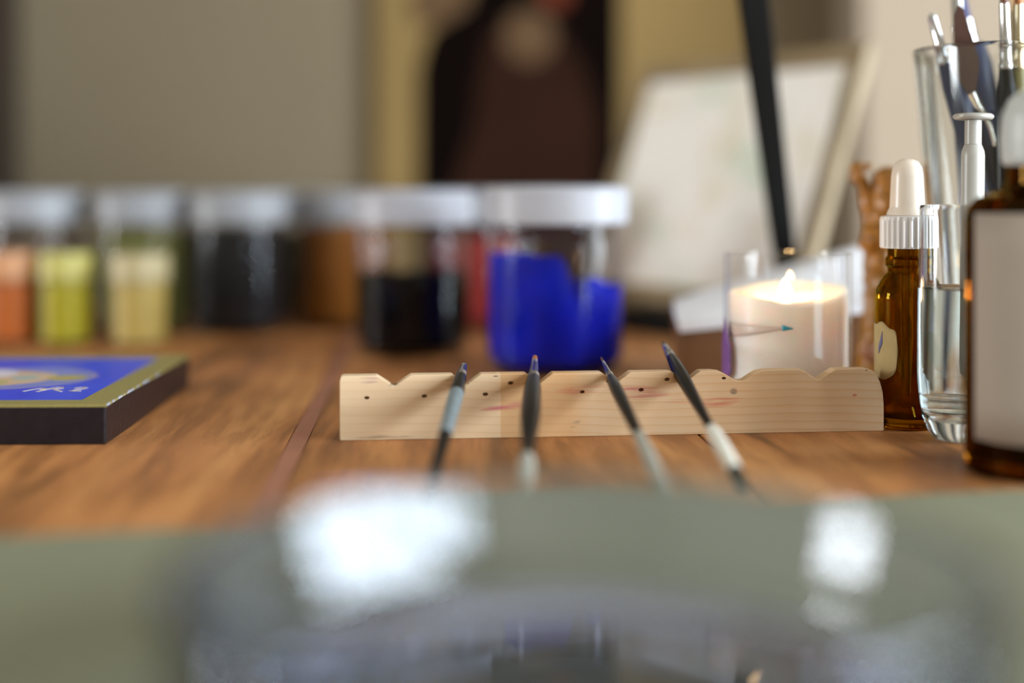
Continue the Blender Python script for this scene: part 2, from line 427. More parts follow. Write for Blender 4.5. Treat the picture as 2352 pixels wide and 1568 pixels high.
# slanted black strut in front of the picture
p0 = Vector((0.1515, 0.757, 0.004)); p1 = P(1730, 0, 0.690); p2 = p1+(p1-p0)*0.35
strut = thing('black_strut', 'slanted tapering black strut standing before the framed watercolour', 'strut', (p0.x, p0.y, 0))
d0 = (p1-p0).normalized(); sx = d0.cross(Vector((0, 1, 0))).normalized(); sy = d0.cross(sx)
bm = bmesh.new(); rings = []
for p, wdt in ((p0, 0.0050), (p1, 0.0070), (p2, 0.0076)):
    rings.append([bm.verts.new(p-Vector((p0.x, p0.y, 0))+sx*a*wdt+sy*b*wdt*0.7) for a, b in ((-1,-1),(1,-1),(1,1),(-1,1))])
for A, B in zip(rings, rings[1:]):
    for i in range(4): bm.faces.new((A[i], A[(i+1) % 4], B[(i+1) % 4], B[i]))
bm.faces.new(rings[0]); bm.faces.new(rings[-1])
link('shaft', bm, M['black'], strut, False, 0.0008)
link('foot', lathe([(0, 0), (0.013, 0), (0.013, 0.003), (0.0085, 0.0065), (0, 0.007)], 24), M['black'], strut)

# slanted brown wood block carrying a white paper pad
A_ = P(1562, 742, 0.648); B_ = P(2072, 690, 0.648); D_ = P(2040, 545, 0.716); C_ = P(1545, 690, 0.702)
blk = thing('wooden_wedge', 'brown wooden wedge carrying a white paper pad behind the candle', 'block', (A_.x, A_.y, 0))
bm = bmesh.new(); org = Vector((A_.x, A_.y, 0))
top = [bm.verts.new(p-org-Vector((0, 0, 0.0045))) for p in (A_, B_, D_, C_)]
bot = [bm.verts.new(Vector((p.x, p.y, 0))-org) for p in (A_, B_, D_, C_)]
bm.faces.new(top); bm.faces.new(list(reversed(bot)))
for i in range(4): bm.faces.new((bot[i], bot[(i+1) % 4], top[(i+1) % 4], top[i]))
link('block', bm, M['brown_wood'], blk, False, 0.0006)
bm = bmesh.new()
top = [bm.verts.new(p-org+Vector((0, 0, 0.0006))) for p in (A_, B_, D_, C_)]
bot = [bm.verts.new(p-org-Vector((0, 0, 0.0042))) for p in (A_, B_, D_, C_)]
bm.faces.new(top); bm.faces.new(list(reversed(bot)))
for i in range(4): bm.faces.new((bot[i], bot[(i+1) % 4], top[(i+1) % 4], top[i]))
pad = link('paper_pad', bm, M['paper'], None, False, 0.0003, loc=org)
tag(pad, 'white paper pad lying tilted on the brown wedge behind the candle', 'paper pad')

# ------------------------------------------------------------------ jars of pigment
def jar(name, x, y, r, h, lid_h, label, pig, fill, lid_mat, glassm, top=None, seed=0, group=None, rough=0.85):
    t = thing(name, label, 'jar', (x, y, 0), 0, group)
    hb = h-lid_h; wl = 0.0016
    prof = [(0, 0.0), (r*.9, 0.0), (r*.97, .002), (r, .006), (r, hb-.008), (r*.955, hb-.002), (r*.955, hb),
            (r*.955-wl, hb), (r*.955-wl, hb-.003), (r-wl, hb-.009), (r-wl, .007), (r*.9, .0035), (0, .003)]
    link('glass_body', lathe(prof, 56), glassm, t)
    R = r*1.03
    lp = [(0, hb+.0002), (R*.97, hb+.0002), (R, hb+.001), (R, hb+lid_h*.80), (R*1.012, hb+lid_h*.83), (R*1.012, hb+lid_h*.90), (R*.985, h-.001), (R*.95, h), (0, h)]
    link('lid', lathe(lp, 56), lid_mat, t)
    if pig is not None:
        rp = r-wl-.0004
        def wob(a, rr, z):
            if z > fill*0.8:
                dz = top(a) if top else 0.0
                dz += 0.0022*mnoise.noise(Vector((math.cos(a)*2, math.sin(a)*2, seed)))
                return rr, z+dz*min(1, rr/rp+.3)
            return rr, z
        link('pigment', lathe([(0, .0042), (rp*.9, .0042), (rp, .0085), (rp, fill), (rp*.55, fill-.003), (0, fill-.004)], 56, wob=wob), pig, t)
    return t
def pm(name, c, var=0.15, rough=0.85, spec=0.3): return plain(name, c, rough, var=var, scale=45, spec=spec)
pblack = pm('black_pigment', rgb(7, 5, 7), spec=0.02); pblue = pm('ultramarine_pigment', rgb(2, 22, 176), 0.45, spec=.1)
jb = P(950, 825, 0.795)
jar('pigment_jar', (948-1176)/F*0.795, 0.795, 0.0325, 0.0905, 0.0195, 'white lidded glass jar half full of black pigment with empty glass above', pblack, 0.041,
    M['lid_plastic'], M['jar_glass'], lambda a: 0.003-0.006*max(0, math.cos(a-(-0.9)))**3, 1.0, 'glass pigment jars')
def blue_top(a):                       # clumped powder: high on the left, a gap, a lower clump on the right
    q = (a+PI/2+PI) % (2*PI)-PI        # 0 faces the camera, + is to the right
    if abs(q) > 1.9: return -.016
    z = .0075 if q < 0 else .0075-.016*min(1, q/.9)
    return z-.020*math.exp(-((q-.30)/.13)**2)
jar('pigment_jar', (1276-1176)/F*0.716, 0.716, 0.0352, 0.0925, 0.019, 'white lidded glass jar of bright ultramarine blue pigment behind the rack', pblue, 0.052,
    M['lid_plastic'], M['jar_glass'], blue_top, 2.0, 'glass pigment jars')
rear = [
    (78, 0.915, 0.0322, 'white lidded jar of grey brown pigment, leftmost of the back row', rgb(92, 78, 62), 0.062),
    (332, 0.915, 0.0318, 'white lidded jar of olive green pigment behind the cream pot', rgb(104, 104, 52), 0.064),
    (548, 0.905, 0.0300, 'white lidded jar full of black pigment in the back row', rgb(14, 12, 14), 0.066),
    (672, 1.010, 0.0300, 'white lidded jar of dark olive pigment set farthest back', rgb(62, 58, 26), 0.062),
    (792, 0.935, 0.0300, 'white lidded jar of orange brown pigment behind the half-black jar', rgb(130, 78, 12), 0.066),
    (1086, 0.930, 0.0300, 'white lidded jar of red pigment between the black and blue jars', rgb(142, 40, 36), 0.060)]
for i, (px, d, r, lab, c, fl) in enumerate(rear):
    jar('pigment_jar', (px-1176)/F*d, d, r, 0.0895, 0.0205, lab, pm('rear_pigment_%d' % i, c), fl, M['lid_grey'], M['jar_glass'], None, 3.0+i, 'glass pigment jars')

# small pots with frosted upper part before the back row
M['frost'] = thin_glass('frosted_pot_wall', (0.95, 0.95, 0.94, 1), 0.01, 0.3, 0.15)
def pot(px, d, r, h, label, c, capc, fill):
    t = thing('paint_pot', label, 'pot', ((px-1176)/F*d, d, 0), 0, 'small paint pots')
    hb = h*0.70
    link('pot_body', lathe([(0, 0), (r*.93, 0), (r, .0015), (r, hb), (r-.0011, hb), (r-.0011, .002), (0, .0016)], 40), M['frost'], t)
    link('paint', lathe([(0, .002), (r-.0014, .0025), (r-.0014, fill), (0, fill-.0004)], 40), plain('paint_'+label[:12], c, 0.5, var=0.08, scale=40, sss=0.0), t)
    link('cap', lathe([(0, hb+.0003), (r*1.03, hb+.0003), (r*1.03, h-.002), (r*.97, h), (0, h)], 40), plain('cap_'+label[:12], capc, 0.25, var=0.03), t)
pot(22, 0.842, 0.0140, 0.0535, 'small pot of orange paint with a peach cap', rgb(190, 94, 0), rgb(196, 142, 100), 0.0365)
pot(150, 0.838, 0.0152, 0.0535, 'small pot of yellow green paint with a pale cap', rgb(176, 164, 8), rgb(182, 174, 96), 0.0365)
pot(322, 0.832, 0.0168, 0.0530, 'small pot of cream ochre paint with a beige cap', rgb(196, 170, 92), rgb(180, 166, 126), 0.0365)

# ------------------------------------------------------------------ carved figurine
FD = 0.628
base = P(2010, 900, FD); fx = base.x
fig = thing('figurine', 'honey brown carved wooden figurine with raised arm beside the dropper bottle', 'figurine', (fx, FD, 0))
def fl(px, py, dy=0): 
    v = P(px, py, FD); return Vector((v.x-fx, dy, v.z))
bm = bmesh.new()
def ball(c, r, s=(1, 1, 1)):
    ret = bmesh.ops.create_icosphere(bm, subdivisions=3, radius=r)
    for v in ret['verts']: v.co = Vector((v.co.x*s[0], v.co.y*s[1], v.co.z*s[2]))+c
def capsule(a, b, ra, rb, n=7):
    for i in range(n+1):
        t = i/n; ball(a.lerp(b, t), ra+(rb-ra)*t)
ball(fl(2036, 418), 0.0062, (1, 1, 1.2)); ball(fl(2028, 412, -.004), 0.0025)
capsule(fl(2030, 446), fl(2024, 520), 0.0058, 0.0072)
capsule(fl(2002, 505), fl(1984, 432), 0.0042, 0.0026); capsule(fl(1984, 432), fl(1972, 398), 0.0028, 0.0034, 4)
capsule(fl(1962, 386), fl(1998, 382), 0.0022, 0.0016, 5); ball(fl(1970, 408), 0.0034)
ball(fl(2005, 545, -.004), 0.0062); ball(fl(2000, 560, -.002), 0.0052); ball(fl(2040, 470, -.004), 0.0048)
capsule(fl(2024, 530), fl(2020, 640), 0.0082, 0.0068); capsule(fl(2022, 640), fl(2014, 800), 0.0066, 0.0078)
capsule(fl(2004, 735, -.003), fl(1998, 800, -.003), 0.0036, 0.0042, 4)
ball(fl(2012, 880), 0.0092, (1, 1, .8)); capsule(fl(2012, 800), fl(2012, 880), 0.0078, 0.0090)
fo = link('carved_body', bm, M['figurine'], fig)
rm = fo.modifiers.new('remesh', 'REMESH'); rm.mode = 'VOXEL'; rm.voxel_size = 0.0009; rm.use_smooth_shade = True
tex = bpy.data.textures.new('carve', 'CLOUDS'); tex.noise_scale = 0.005
dm = fo.modifiers.new('carving', 'DISPLACE'); dm.texture = tex; dm.strength = 0.0024; dm.mid_level = 0.5
link('stand', lathe([(0, 0), (0.0135, 0), (0.0135, 0.004), (0.011, 0.006), (0, 0.006)], 32), M['figurine_base'], fig)
link('front_lump', lathe([(0, -.004), (.003, -.0028), (.0042, 0), (.003, .0036), (0, .0046)], 16), M['figurine_base'], fig, loc=fl(1990, 806, -.006))

# ------------------------------------------------------------------ candle
CX, CY = (1809-1176)/F*0.577, 0.577
candle = thing('candle', 'lit pinkish white candle in a clear glass standing behind the rack', 'candle', (CX, CY, 0))
r = 0.0258; hg = 0.0656; wl = 0.0016
link('glass_cup', lathe([(0, 0), (r*.94, 0), (r*.99, .0014), (r, .004), (r, hg-.0012), (r-.0003, hg-.0002), (r-wl*.5, hg), (r-wl+.0002, hg-.0004), (r-wl, hg-.0015),
      (r-wl, .006), (r*.88, .0042), (0, .004)], 96), M['candle_glass'], candle)
rw = r-wl-.0003
def wwob(a, rr, z):
    if z > .0301:
        k = rr/rw*min(1, (z-.03)/.017)
        z += k*k*(0.0028*math.sin(a)+0.0010*math.cos(a)+0.0007*math.sin(2*a+1)) + 0.0006*math.sin(3*a+rr*400)
    return rr, z
link('wax', lathe([(0, .0046), (rw*.9, .0046), (rw, .0066), (rw, .030), (rw, .0492), (rw*.97, .0502), (rw*.86, .0492), (rw*.66, .0478), (rw*.44, .0466), (rw*.3, .0455), (0, .0452)], 96, wob=wwob), M['wax'], candle)
link('wick', tube([(Vector((-.001, 0, .0445)), .0006), (Vector((-.001, 0, .0478)), .0006), (Vector((-.0006, 0, .0492)), .0005)], 8), M['wick'], candle)
link('flame', lathe([(0, .0466), (.0018, .0468), (.0027, .0476), (.0027, .0488), (.0022, .0508), (.0013, .0530), (.0005, .0545), (0, .0550)], 24), M['flame'], candle, loc=(-.001, 0, 0))
def cyl_patch(R, pts_fn, a0, a1, na, nz, off):
    """curved patch on a cylinder: pts_fn(s) -> (z low, z high) for s in 0..1 over the angle range"""
    bm = bmesh.new(); g0 = []
    for i in range(na+1):
        s = i/na; a = a0+(a1-a0)*s; lo, hi = pts_fn(s)
        g0.append([bm.verts.new(((R+off)*math.sin(a), -(R+off)*math.cos(a), lo+(hi-lo)*j/nz)) for j in range(nz+1)])
    for i in range(na):
        for j in range(nz): bm.faces.new((g0[i][j], g0[i+1][j], g0[i+1][j+1], g0[i][j+1]))
    return bm
def solid(o, th):
    md = o.modifiers.new('thickness', 'SOLIDIFY'); md.thickness = th; md.offset = 1
    return o
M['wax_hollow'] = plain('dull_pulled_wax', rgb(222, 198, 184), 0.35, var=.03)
ca = math.atan2(-CX, CY)                          # angle on the cup that faces the camera
solid(link('paint_smear', cyl_patch(r, lambda s: (.014+.004*(2*s-1)**2, .0395-.012*abs(2*s-1)), ca-1.50, ca-1.02, 12, 8, .0001), M['purple'], candle), .0003)  # refraction of the blue jar in the glass, put on as a purple patch
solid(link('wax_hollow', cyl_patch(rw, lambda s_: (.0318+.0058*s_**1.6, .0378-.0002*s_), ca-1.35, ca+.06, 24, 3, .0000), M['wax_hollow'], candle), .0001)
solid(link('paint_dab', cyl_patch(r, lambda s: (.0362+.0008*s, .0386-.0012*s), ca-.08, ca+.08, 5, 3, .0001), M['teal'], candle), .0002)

# ------------------------------------------------------------------ notched brush rack
RA = math.radians(5.9)
rack0 = Vector((-0.0625, 0.5160, 0))
def rack_mat():
    m, nt, out = new_mat('pale_pine')
    b = N(nt, 'ShaderNodeBsdfPrincipled'); tc = N(nt, 'ShaderNodeTexCoord')
    sp = N(nt, 'ShaderNodeSeparateXYZ'); nt.links.new(tc.outputs['Object'], sp.inputs[0])
    mp = N(nt, 'ShaderNodeMapping'); mp.inputs['Scale'].default_value = (6, 40, 150)
    nt.links.new(tc.outputs['Object'], mp.inputs['Vector'])
    n1 = N(nt, 'ShaderNodeTexNoise', i_Scale=1.0, i_Detail=3.0, i_Distortion=0.3); nt.links.new(mp.outputs[0], n1.inputs['Vector'])
    # growth rings as slightly wavy horizontal lines
    nw = N(nt, 'ShaderNodeTexNoise', i_Scale=14.0, i_Detail=2.0); nt.links.new(tc.outputs['Object'], nw.inputs['Vector'])
    zz = math_(nt, 'ADD', sp.outputs[2], math_(nt, 'MULTIPLY', nw.outputs['Fac'], 0.006))
    zz = math_(nt, 'ADD', zz, math_(nt, 'MULTIPLY', sp.outputs[0], 0.012))
    saw = math_(nt, 'FRACT', math_(nt, 'MULTIPLY', zz, 330.0))
    line = math_(nt, 'POWER', saw, 5.0)
    n4 = N(nt, 'ShaderNodeTexNoise', i_Scale=22.0, i_Detail=3.0); nt.links.new(tc.outputs['Object'], n4.inputs['Vector'])
    xr = math_(nt, 'MULTIPLY', sp.outputs[0], 2.6, True)
    line = math_(nt, 'MULTIPLY', line, math_(nt, 'ADD', math_(nt, 'MULTIPLY', n4.outputs['Fac'], .55), xr))
    c = mixc(nt, n1.outputs['Fac'], rgb(198, 168, 132), rgb(224, 199, 166))
    c = mixc(nt, math_(nt, 'MULTIPLY', line, 0.75, True), c, rgb(184, 128, 80))
    c = mixc(nt, math_(nt, 'MULTIPLY', math_(nt, 'MULTIPLY', sp.outputs[0], 3.2, True), n4.outputs['Fac']), c, rgb(214, 158, 98))
    # stains and smears of old paint
    nn = N(nt, 'ShaderNodeTexNoise', i_Scale=1.0, i_Detail=5.0)
    mp3 = N(nt, 'ShaderNodeMapping'); mp3.inputs['Scale'].default_value = (45, 60, 1000)
    nt.links.new(tc.outputs['Object'], mp3.inputs['Vector']); nt.links.new(mp3.outputs[0], nn.inputs['Vector'])
    def spot(c, px, py, rx, rz, col, amt, tilt=0.0, noisy=True):
        cx = (px-780)*.0001632; cz = (1010-py)/6250.0
        dx = math_(nt, 'SUBTRACT', sp.outputs[0], cx); dz = math_(nt, 'SUBTRACT', sp.outputs[2], cz)
        dz = math_(nt, 'SUBTRACT', dz, math_(nt, 'MULTIPLY', dx, tilt))
        e = math_(nt, 'ADD', math_(nt, 'POWER', math_(nt, 'ABSOLUTE', math_(nt, 'DIVIDE', dx, rx)), 2.0), math_(nt, 'POWER', math_(nt, 'ABSOLUTE', math_(nt, 'DIVIDE', dz, rz)), 2.0))
        f = math_(nt, 'SUBTRACT', 1.0, e, True)
        if noisy:
            q = math_(nt, 'MULTIPLY', math_(nt, 'SUBTRACT', nn.outputs['Fac'], 0.42), 5.0, True)
            f = math_(nt, 'MULTIPLY', f, q)
        return mixc(nt, math_(nt, 'MULTIPLY', f, amt, True), c, col)
    # darker varnished band with a straight left edge
    e0 = math_(nt, 'MULTIPLY', math_(nt, 'SUBTRACT', sp.outputs[0], .0585), 4000.0, True)
    e1 = math_(nt, 'MULTIPLY', math_(nt, 'SUBTRACT', .0935, sp.outputs[0]), 110.0, True)
    c = mixc(nt, math_(nt, 'MULTIPLY', math_(nt, 'MULTIPLY', e0, e1), 0.55), c, rgb(196, 142, 82))
    pink = rgb(176, 70, 92); red = rgb(190, 80, 66)
    c = spot(c, 1440, 902, .011, .0016, pink, .9); c = spot(c, 1470, 916, .010, .002, pink, .9)
    c = spot(c, 1160, 936, .012, .0016, pink, .75, .12); c = spot(c, 1125, 942, .006, .0006, pink, .7, .1)
    c = spot(c, 1345, 904, .014, .0022, red, .8); c = spot(c, 1640, 935, .010, .0022, red, 1.1, .1)
    c = spot(c, 1560, 930, .010, .0012, red, .5); c = spot(c, 1960, 924, .0012, .0006, red, .9, 0, False)
    c = spot(c, 845, 872, .0045, .0016, rgb(126, 78, 110), .9); c = spot(c, 900, 886, .0026, .0007, rgb(70, 60, 56), 1.0)
    c = spot(c, 1310, 978, .0022, .0016, rgb(80, 82, 84), .9, .6); c = spot(c, 1128, 868, .0012, .0003, rgb(60, 56, 56), 1, 0, False)
    c = spot(c, 1675, 911, .0018, .0014, rgb(110, 96, 80), 1, 0, False); c = spot(c, 1975, 860, .0016, .0008, rgb(70, 70, 90), 1.0)
    c = spot(c, 900, 1003, .016, .0011, rgb(96, 78, 60), .9); c = spot(c, 1600, 920, .05, .01, rgb(214, 160, 110), .35)
    c = spot(c, 1030, 880, .004, .0018, rgb(170, 130, 60), .8); c = spot(c, 1395, 882, .004, .0018, rgb(150, 110, 60), .7)
    nt.links.new(c, b.inputs['Base Color']); b.inputs['Roughness'].default_value = 0.55; b.inputs['Specular IOR Level'].default_value = 0.35
    bp = N(nt, 'ShaderNodeBump', i_Strength=0.25, i_Distance=0.0003)
    nt.links.new(n1.outputs['Fac'], bp.inputs['Height']); nt.links.new(bp.outputs[0], b.inputs['Normal'])
    nt.links.new(b.outputs[0], out.inputs[0]); return m
T = 23.6
up = [(0.0, 0.3), (0.0, 21.5), (.5, 23.2), (1.4, T)]
for (a, m_, e_, rnd) in ((13.4, 19.6, 25.8, 0), (40.8, 46, 51.4, 0), (68.0, 72.9, 78, 0), (96, 101.5, 107.2, 0), (122.4, 127.8, 133.3, 0), (141.2, 148.5, 155.9, 1), (172.2, 178.2, 185.2, .4)):
    zb = 19.7
    if rnd == 1:
        up += [(a-3, T), (a, T-.4), (a+2.4, T-1.7), (m_-1.8, zb+.25), (m_, zb), (m_+1.8, zb+.3), (e_-2.4, T-1.6), (e_, T-.35), (e_+3, T)]
    elif rnd:
        up += [(a, T), (a+1, T-.6), (m_, zb), (m_+.5, zb+.05), (e_-1.2, T-.7), (e_, T)]
    else:
        up += [(a, T), (m_-.3, zb+.05), (m_+.3, zb+.05), (e_, T)]
up += [(197.0, T), (199.4, T-.5), (201.2, T-2.2), (202.6, T-5.2), (203.6, T-9), (204.0, 10), (204.0, .3), (203.5, 0), (.5, 0)]
bm = prism([(x/1000, z/1000) for x, z in up], 0.0, 0.006, 'y')
rack = link('brush_rack', bm, rack_mat(), None, True, 0.00035, loc=rack0, angle=25)
rack.rotation_euler.z = RA
tag(rack, 'pale pine strip with seven notches standing on edge holding paintbrushes', 'brush rack')
# nail holes pressed into the front face
bmh = bmesh.new()
for (px, py, rr) in ((840, 913, .8), (968, 911, .8), (1105, 909, .85), (1325, 907, .75), (1460, 904, .85), (1035, 886, .7), (1162, 884, .8), (1385, 884, .8), (1520, 881, .85), (1652, 880, .65), (1988, 866, .3)):
    mtx = Matrix.Translation(((px-780)*.0001632, 0.0, (1010-py)/6250.0)) @ Matrix.Rotation(PI/2, 4, 'X') @ Matrix.Diagonal((1.25, .8, 1, 1))
    bmesh.ops.create_cone(bmh, cap_ends=True, segments=14, radius1=rr/1000, radius2=rr/1000, depth=.006, matrix=mtx)
cut = link('cutter', bmh, None, None, False)
cut.location = rack0; cut.rotation_euler.z = RA
bo = rack.modifiers.new('holes', 'BOOLEAN'); bo.object = cut; bo.operation = 'DIFFERENCE'; bo.solver = 'EXACT'
bpy.context.view_layer.update()
dg = bpy.context.evaluated_depsgraph_get()
me2 = bpy.data.meshes.new_from_object(rack.evaluated_get(dg)); rack.modifiers.clear(); rack.data = me2
bpy.data.objects.remove(cut, do_unlink=True)

# ------------------------------------------------------------------ paintbrushes
def brush(name, label, tip, tail, segs, group, extra=None):
    """segs: (part name, material, [(mm from the tip, radius mm)...], flat)"""
    tip = Vector(tip); tail = Vector(tail); ax = (tail-tip).normalized()
    t = thing(name, label, 'paintbrush', tail, 0, group)
    made = {}
    for nm, mat, prof, *fl_ in segs:
        path = [(tip+ax*(s/1000)-tail, max(r_, .03)/1000) for s, r_ in prof]
        o = link(nm, tube(path, 18, flat=(fl_[0] if fl_ else 1.0)), mat, t, angle=50)
        made[nm] = o
    return t
def shaft(tip, tl):
    ax = (tl-tip).normalized()
    def f(y):                              # mm from the tip where the shaft lies at picture height y
        lo, hi = 0.0, (tl-tip).length
        for _ in range(40):
            m_ = (lo+hi)/2; p = tip+ax*m_
            if 430+F*(H-p.z)/p.y < y: lo = m_
            else: hi = m_
        return lo*1000
    return f
G1 = 'paintbrushes resting on the notched rack'
def on_rack(px, notch_d, notch_x, tailv, tip_d, label, hair, ferr, lengths, zc=.0230):
    nt_ = Vector((notch_x, notch_d, zc)); tl = Vector(tailv)
    ax = (nt_-tl)/(nt_.y-tl.y)
    tip = tl+ax*(tip_d-tl.y)
    return tip, tl
# first from the left: dark tip, teal grey worn band
tip, tl = on_rack(0, .524, -.0186, (-.0240, .413, .0034), .5395, '', 0, 0, 0)
L = (tip-tl).length*1000
f = shaft(tip, tl); a, b, c_ = f(866), f(905), f(1000)
brush('paintbrush', 'black handled brush with dark pointed tip and worn teal band, leftmost on the rack', tip, tl, [
    ('bristles', M['dark_hair'], [(0, .05), (2, .55), (4.5, 1.05), (5.2, 1.15)]),
    ('ferrule', M['silver'], [(4.6, 1.2), (a-4.6, 1.7), (a-4.3, 1.95), (a-3.6, 1.95), (a-3.3, 1.75), (a-2.4, 1.75), (a-2, 2.0), (a-1.2, 2.0), (a-.8, 1.85), (a, 1.9)]),
    ('handle', M['black_lacquer'], [(a-.2, 2.0), (a+4, 2.3), (a+12, 2.6), (b, 2.7)]),
    ('worn_band', M['teal_paint'], [(b-.2, 2.72), (b+12, 2.65), (c_-12, 2.45), (c_, 2.3)]),
    ('tail', M['black_lacquer'], [(c_-.2, 2.28), (c_+20, 2.0), (L-4, 1.75), (L-1, 1.4), (L, .6)])], G1)
tip, tl = on_rack(0, .525, .0080, (.0034, .402, .0040), .5490, '', 0, 0, 0)
L = (tip-tl).length*1000; f = shaft(tip, tl); h, a, b, c_ = f(831), f(872), f(940), f(1050)
brush('paintbrush', 'bulging black brush with a short orange brown tip, second on the rack', tip, tl, [
    ('bristles', M['sable_hair'], [(0, .4), (1.0, .9), (h-.4, 1.2), (h+.6, 1.25)]),
    ('ferrule', M['silver'], [(h, 1.35), (a-5.2, 2.0), (a-4.8, 2.35), (a-4.0, 2.35), (a-3.6, 2.1), (a-2.4, 2.15), (a-2.1, 2.4), (a-1.2, 2.4), (a-.8, 2.3), (a, 2.35)]),
    ('handle', M['black_lacquer'], [(a-.2, 2.45), (a+4, 2.8), (a+12, 3.2), (b, 3.5), (b+10, 3.4), (b+26, 2.7), (c_-10, 2.0), (c_, 1.85)]),
    ('pale_band', M['grey_paint'], [(c_-.2, 1.9), (c_+4, 2.5), (c_+16, 2.75), (L-12, 2.6), (L-2, 2.2), (L, 1.2)])], G1)
tip, tl = on_rack(0, .5285, .0359, (.0447, .394, .0034), .551, '', 0, 0, 0)
L = (tip-tl).length*1000; f = shaft(tip, tl); h, a, c_ = f(831), f(868), f(1000)
brush('paintbrush', 'slim black brush with a tiny fine brown tip and grey tail, third on the rack', tip, tl, [
    ('bristles', M['brown_hair'], [(0, .05), (1.5, .3), (h-.4, .48), (h+.4, .5)]),
    ('ferrule', M['silver'], [(h, .6), (a-5, 1.25), (a-4.6, 1.5), (a-3.9, 1.5), (a-3.6, 1.3), (a-2.6, 1.3), (a-2.2, 1.55), (a-1.4, 1.55), (a-1, 1.45), (a, 1.5)]),
    ('handle', M['black_lacquer'], [(a-.2, 1.6), (a+5, 2.05), (a+16, 2.35), (a+32, 2.25), (c_-6, 1.85), (c_, 1.8)]),
    ('grey_tail', M['grey_paint'], [(c_-.2, 1.85), (c_+20, 2.2), (L-20, 2.2), (L-4, 1.9), (L, .8)])], G1)
tip, tl = on_rack(0, .5315, .0626, (.0684, .418, .0036), .571, '', 0, 0, 0)
L = (tip-tl).length*1000; f = shaft(tip, tl); h, a, b, c_ = f(795), f(822), f(985), f(1082)
brush('paintbrush', 'black brush with white banded tail reaching farthest over the rack, nearest the candle', tip, tl, [
    ('bristles', M['dark_hair'], [(0, .3), (3, .7), (h-.5, .95), (h+.5, 1.05)]),
    ('ferrule', M['silver'], [(h, 1.1), (a-8, 1.4), (a-7.4, 1.75), (a-6, 1.75), (a-5.4, 1.5), (a-3.8, 1.55), (a-3.2, 1.85), (a-1.8, 1.85), (a, 1.75)]),
    ('handle', M['black_lacquer'], [(a-.2, 1.9), (a+8, 2.4), (a+22, 2.7), (a+40, 2.4), (b-14, 1.75), (b, 1.6)]),
    ('white_band', M['white_paint'], [(b-.2, 1.8), (b+4, 2.4), (b+18, 2.6), (c_-4, 2.4), (c_, 2.3)]),
    ('dark_tail', M['black_lacquer'], [(c_-.2, 2.2), (L-3, 1.9), (L, .8)])], G1)

# ------------------------------------------------------------------ blue painted panel lying at the left
BA = math.radians(1.6)
bw, bd, bt = 0.21, 0.150, 0.0143
panel = thing('painted_panel', 'thick dark edged painted board with blue ground and gold border lying flat', 'painting', (-0.1452, 0.5085, 0), BA)
link('board', boxes(((-bw, 0, 0), (0, bd, bt-.0006))), M['panel_side'], panel, False, 0.0006)
def icon_mat():
    m, nt, out = new_mat('blue_icon_paint')
    b = N(nt, 'ShaderNodeBsdfPrincipled'); tc = N(nt, 'ShaderNodeTexCoord')
    sp = N(nt, 'ShaderNodeSeparateXYZ'); nt.links.new(tc.outputs['Object'], sp.inputs[0])
    n1 = N(nt, 'ShaderNodeTexNoise', i_Scale=55.0, i_Detail=3.0); nt.links.new(tc.outputs['Object'], n1.inputs['Vector'])
    c = mixc(nt, n1.outputs['Fac'], rgb(14, 44, 196), rgb(36, 74, 226))
    def ring(c, cx, cy, r0, r1, col, amt=1.0, sy=1.0):
        dx = math_(nt, 'SUBTRACT', sp.outputs[0], cx); dy = math_(nt, 'MULTIPLY', math_(nt, 'SUBTRACT', sp.outputs[1], cy), sy)
        d = math_(nt, 'SQRT', math_(nt, 'ADD', math_(nt, 'MULTIPLY', dx, dx), math_(nt, 'MULTIPLY', dy, dy)))
        d = math_(nt, 'ADD', d, math_(nt, 'MULTIPLY', math_(nt, 'SUBTRACT', n1.outputs['Fac'], .5), .006))
        f = math_(nt, 'MULTIPLY', math_(nt, 'SUBTRACT', r1, d), 900.0, True)
        if r0 > 0: f = math_(nt, 'MULTIPLY', f, math_(nt, 'MULTIPLY', math_(nt, 'SUBTRACT', d, r0), 900.0, True))
        return mixc(nt, math_(nt, 'MULTIPLY', f, amt), c, col)
    c = ring(c, -.056, .073, 0, .033, rgb(124, 134, 190), .75)
    c = ring(c, -.062, .072, 0, .023, rgb(196, 168, 140)); c = ring(c, -.034, .073, 0, .0085, rgb(168, 152, 70))
    c = ring(c, -.066, .058, 0, .012, rgb(168, 164, 100)); c = ring(c, -.052, .074, 0, .006, rgb(140, 172, 178))
    c = ring(c, -.074, .085, 0, .016, rgb(205, 200, 215)); c = ring(c, -.056, .073, .030, .0335, rgb(160, 140, 150), .5)  # first disc: white reflected highlight put into the panel colour
    nt.links.new(c, b.inputs['Base Color']); b.inputs['Roughness'].default_value = 0.35; b.inputs['Specular IOR Level'].default_value = .25
    nt.links.new(b.outputs[0], out.inputs[0]); return m
bb = .0115
link('painted_face', boxes(((-bw+bb, bb, bt-.0008), (-bb, bd-bb, bt))), icon_mat(), panel, False)
gm = M['gold_edge']
for pts in ([(-bw, 0), (0, 0), (-bb, bb), (-bw+bb, bb)], [(-bw, bd), (-bw+bb, bd-bb), (-bb, bd-bb), (0, bd)],
            [(0, 0), (0, bd), (-bb, bd-bb), (-bb, bb)], [(-bw, 0), (-bw+bb, bb), (-bw+bb, bd-bb), (-bw, bd)]):
    link('gold_border', prism(pts, bt-.0008, bt+.0001, 'z'), gm, panel, False)
M['chip'] = plain('bare_gesso_chip', rgb(150, 150, 158), .7, var=.1)
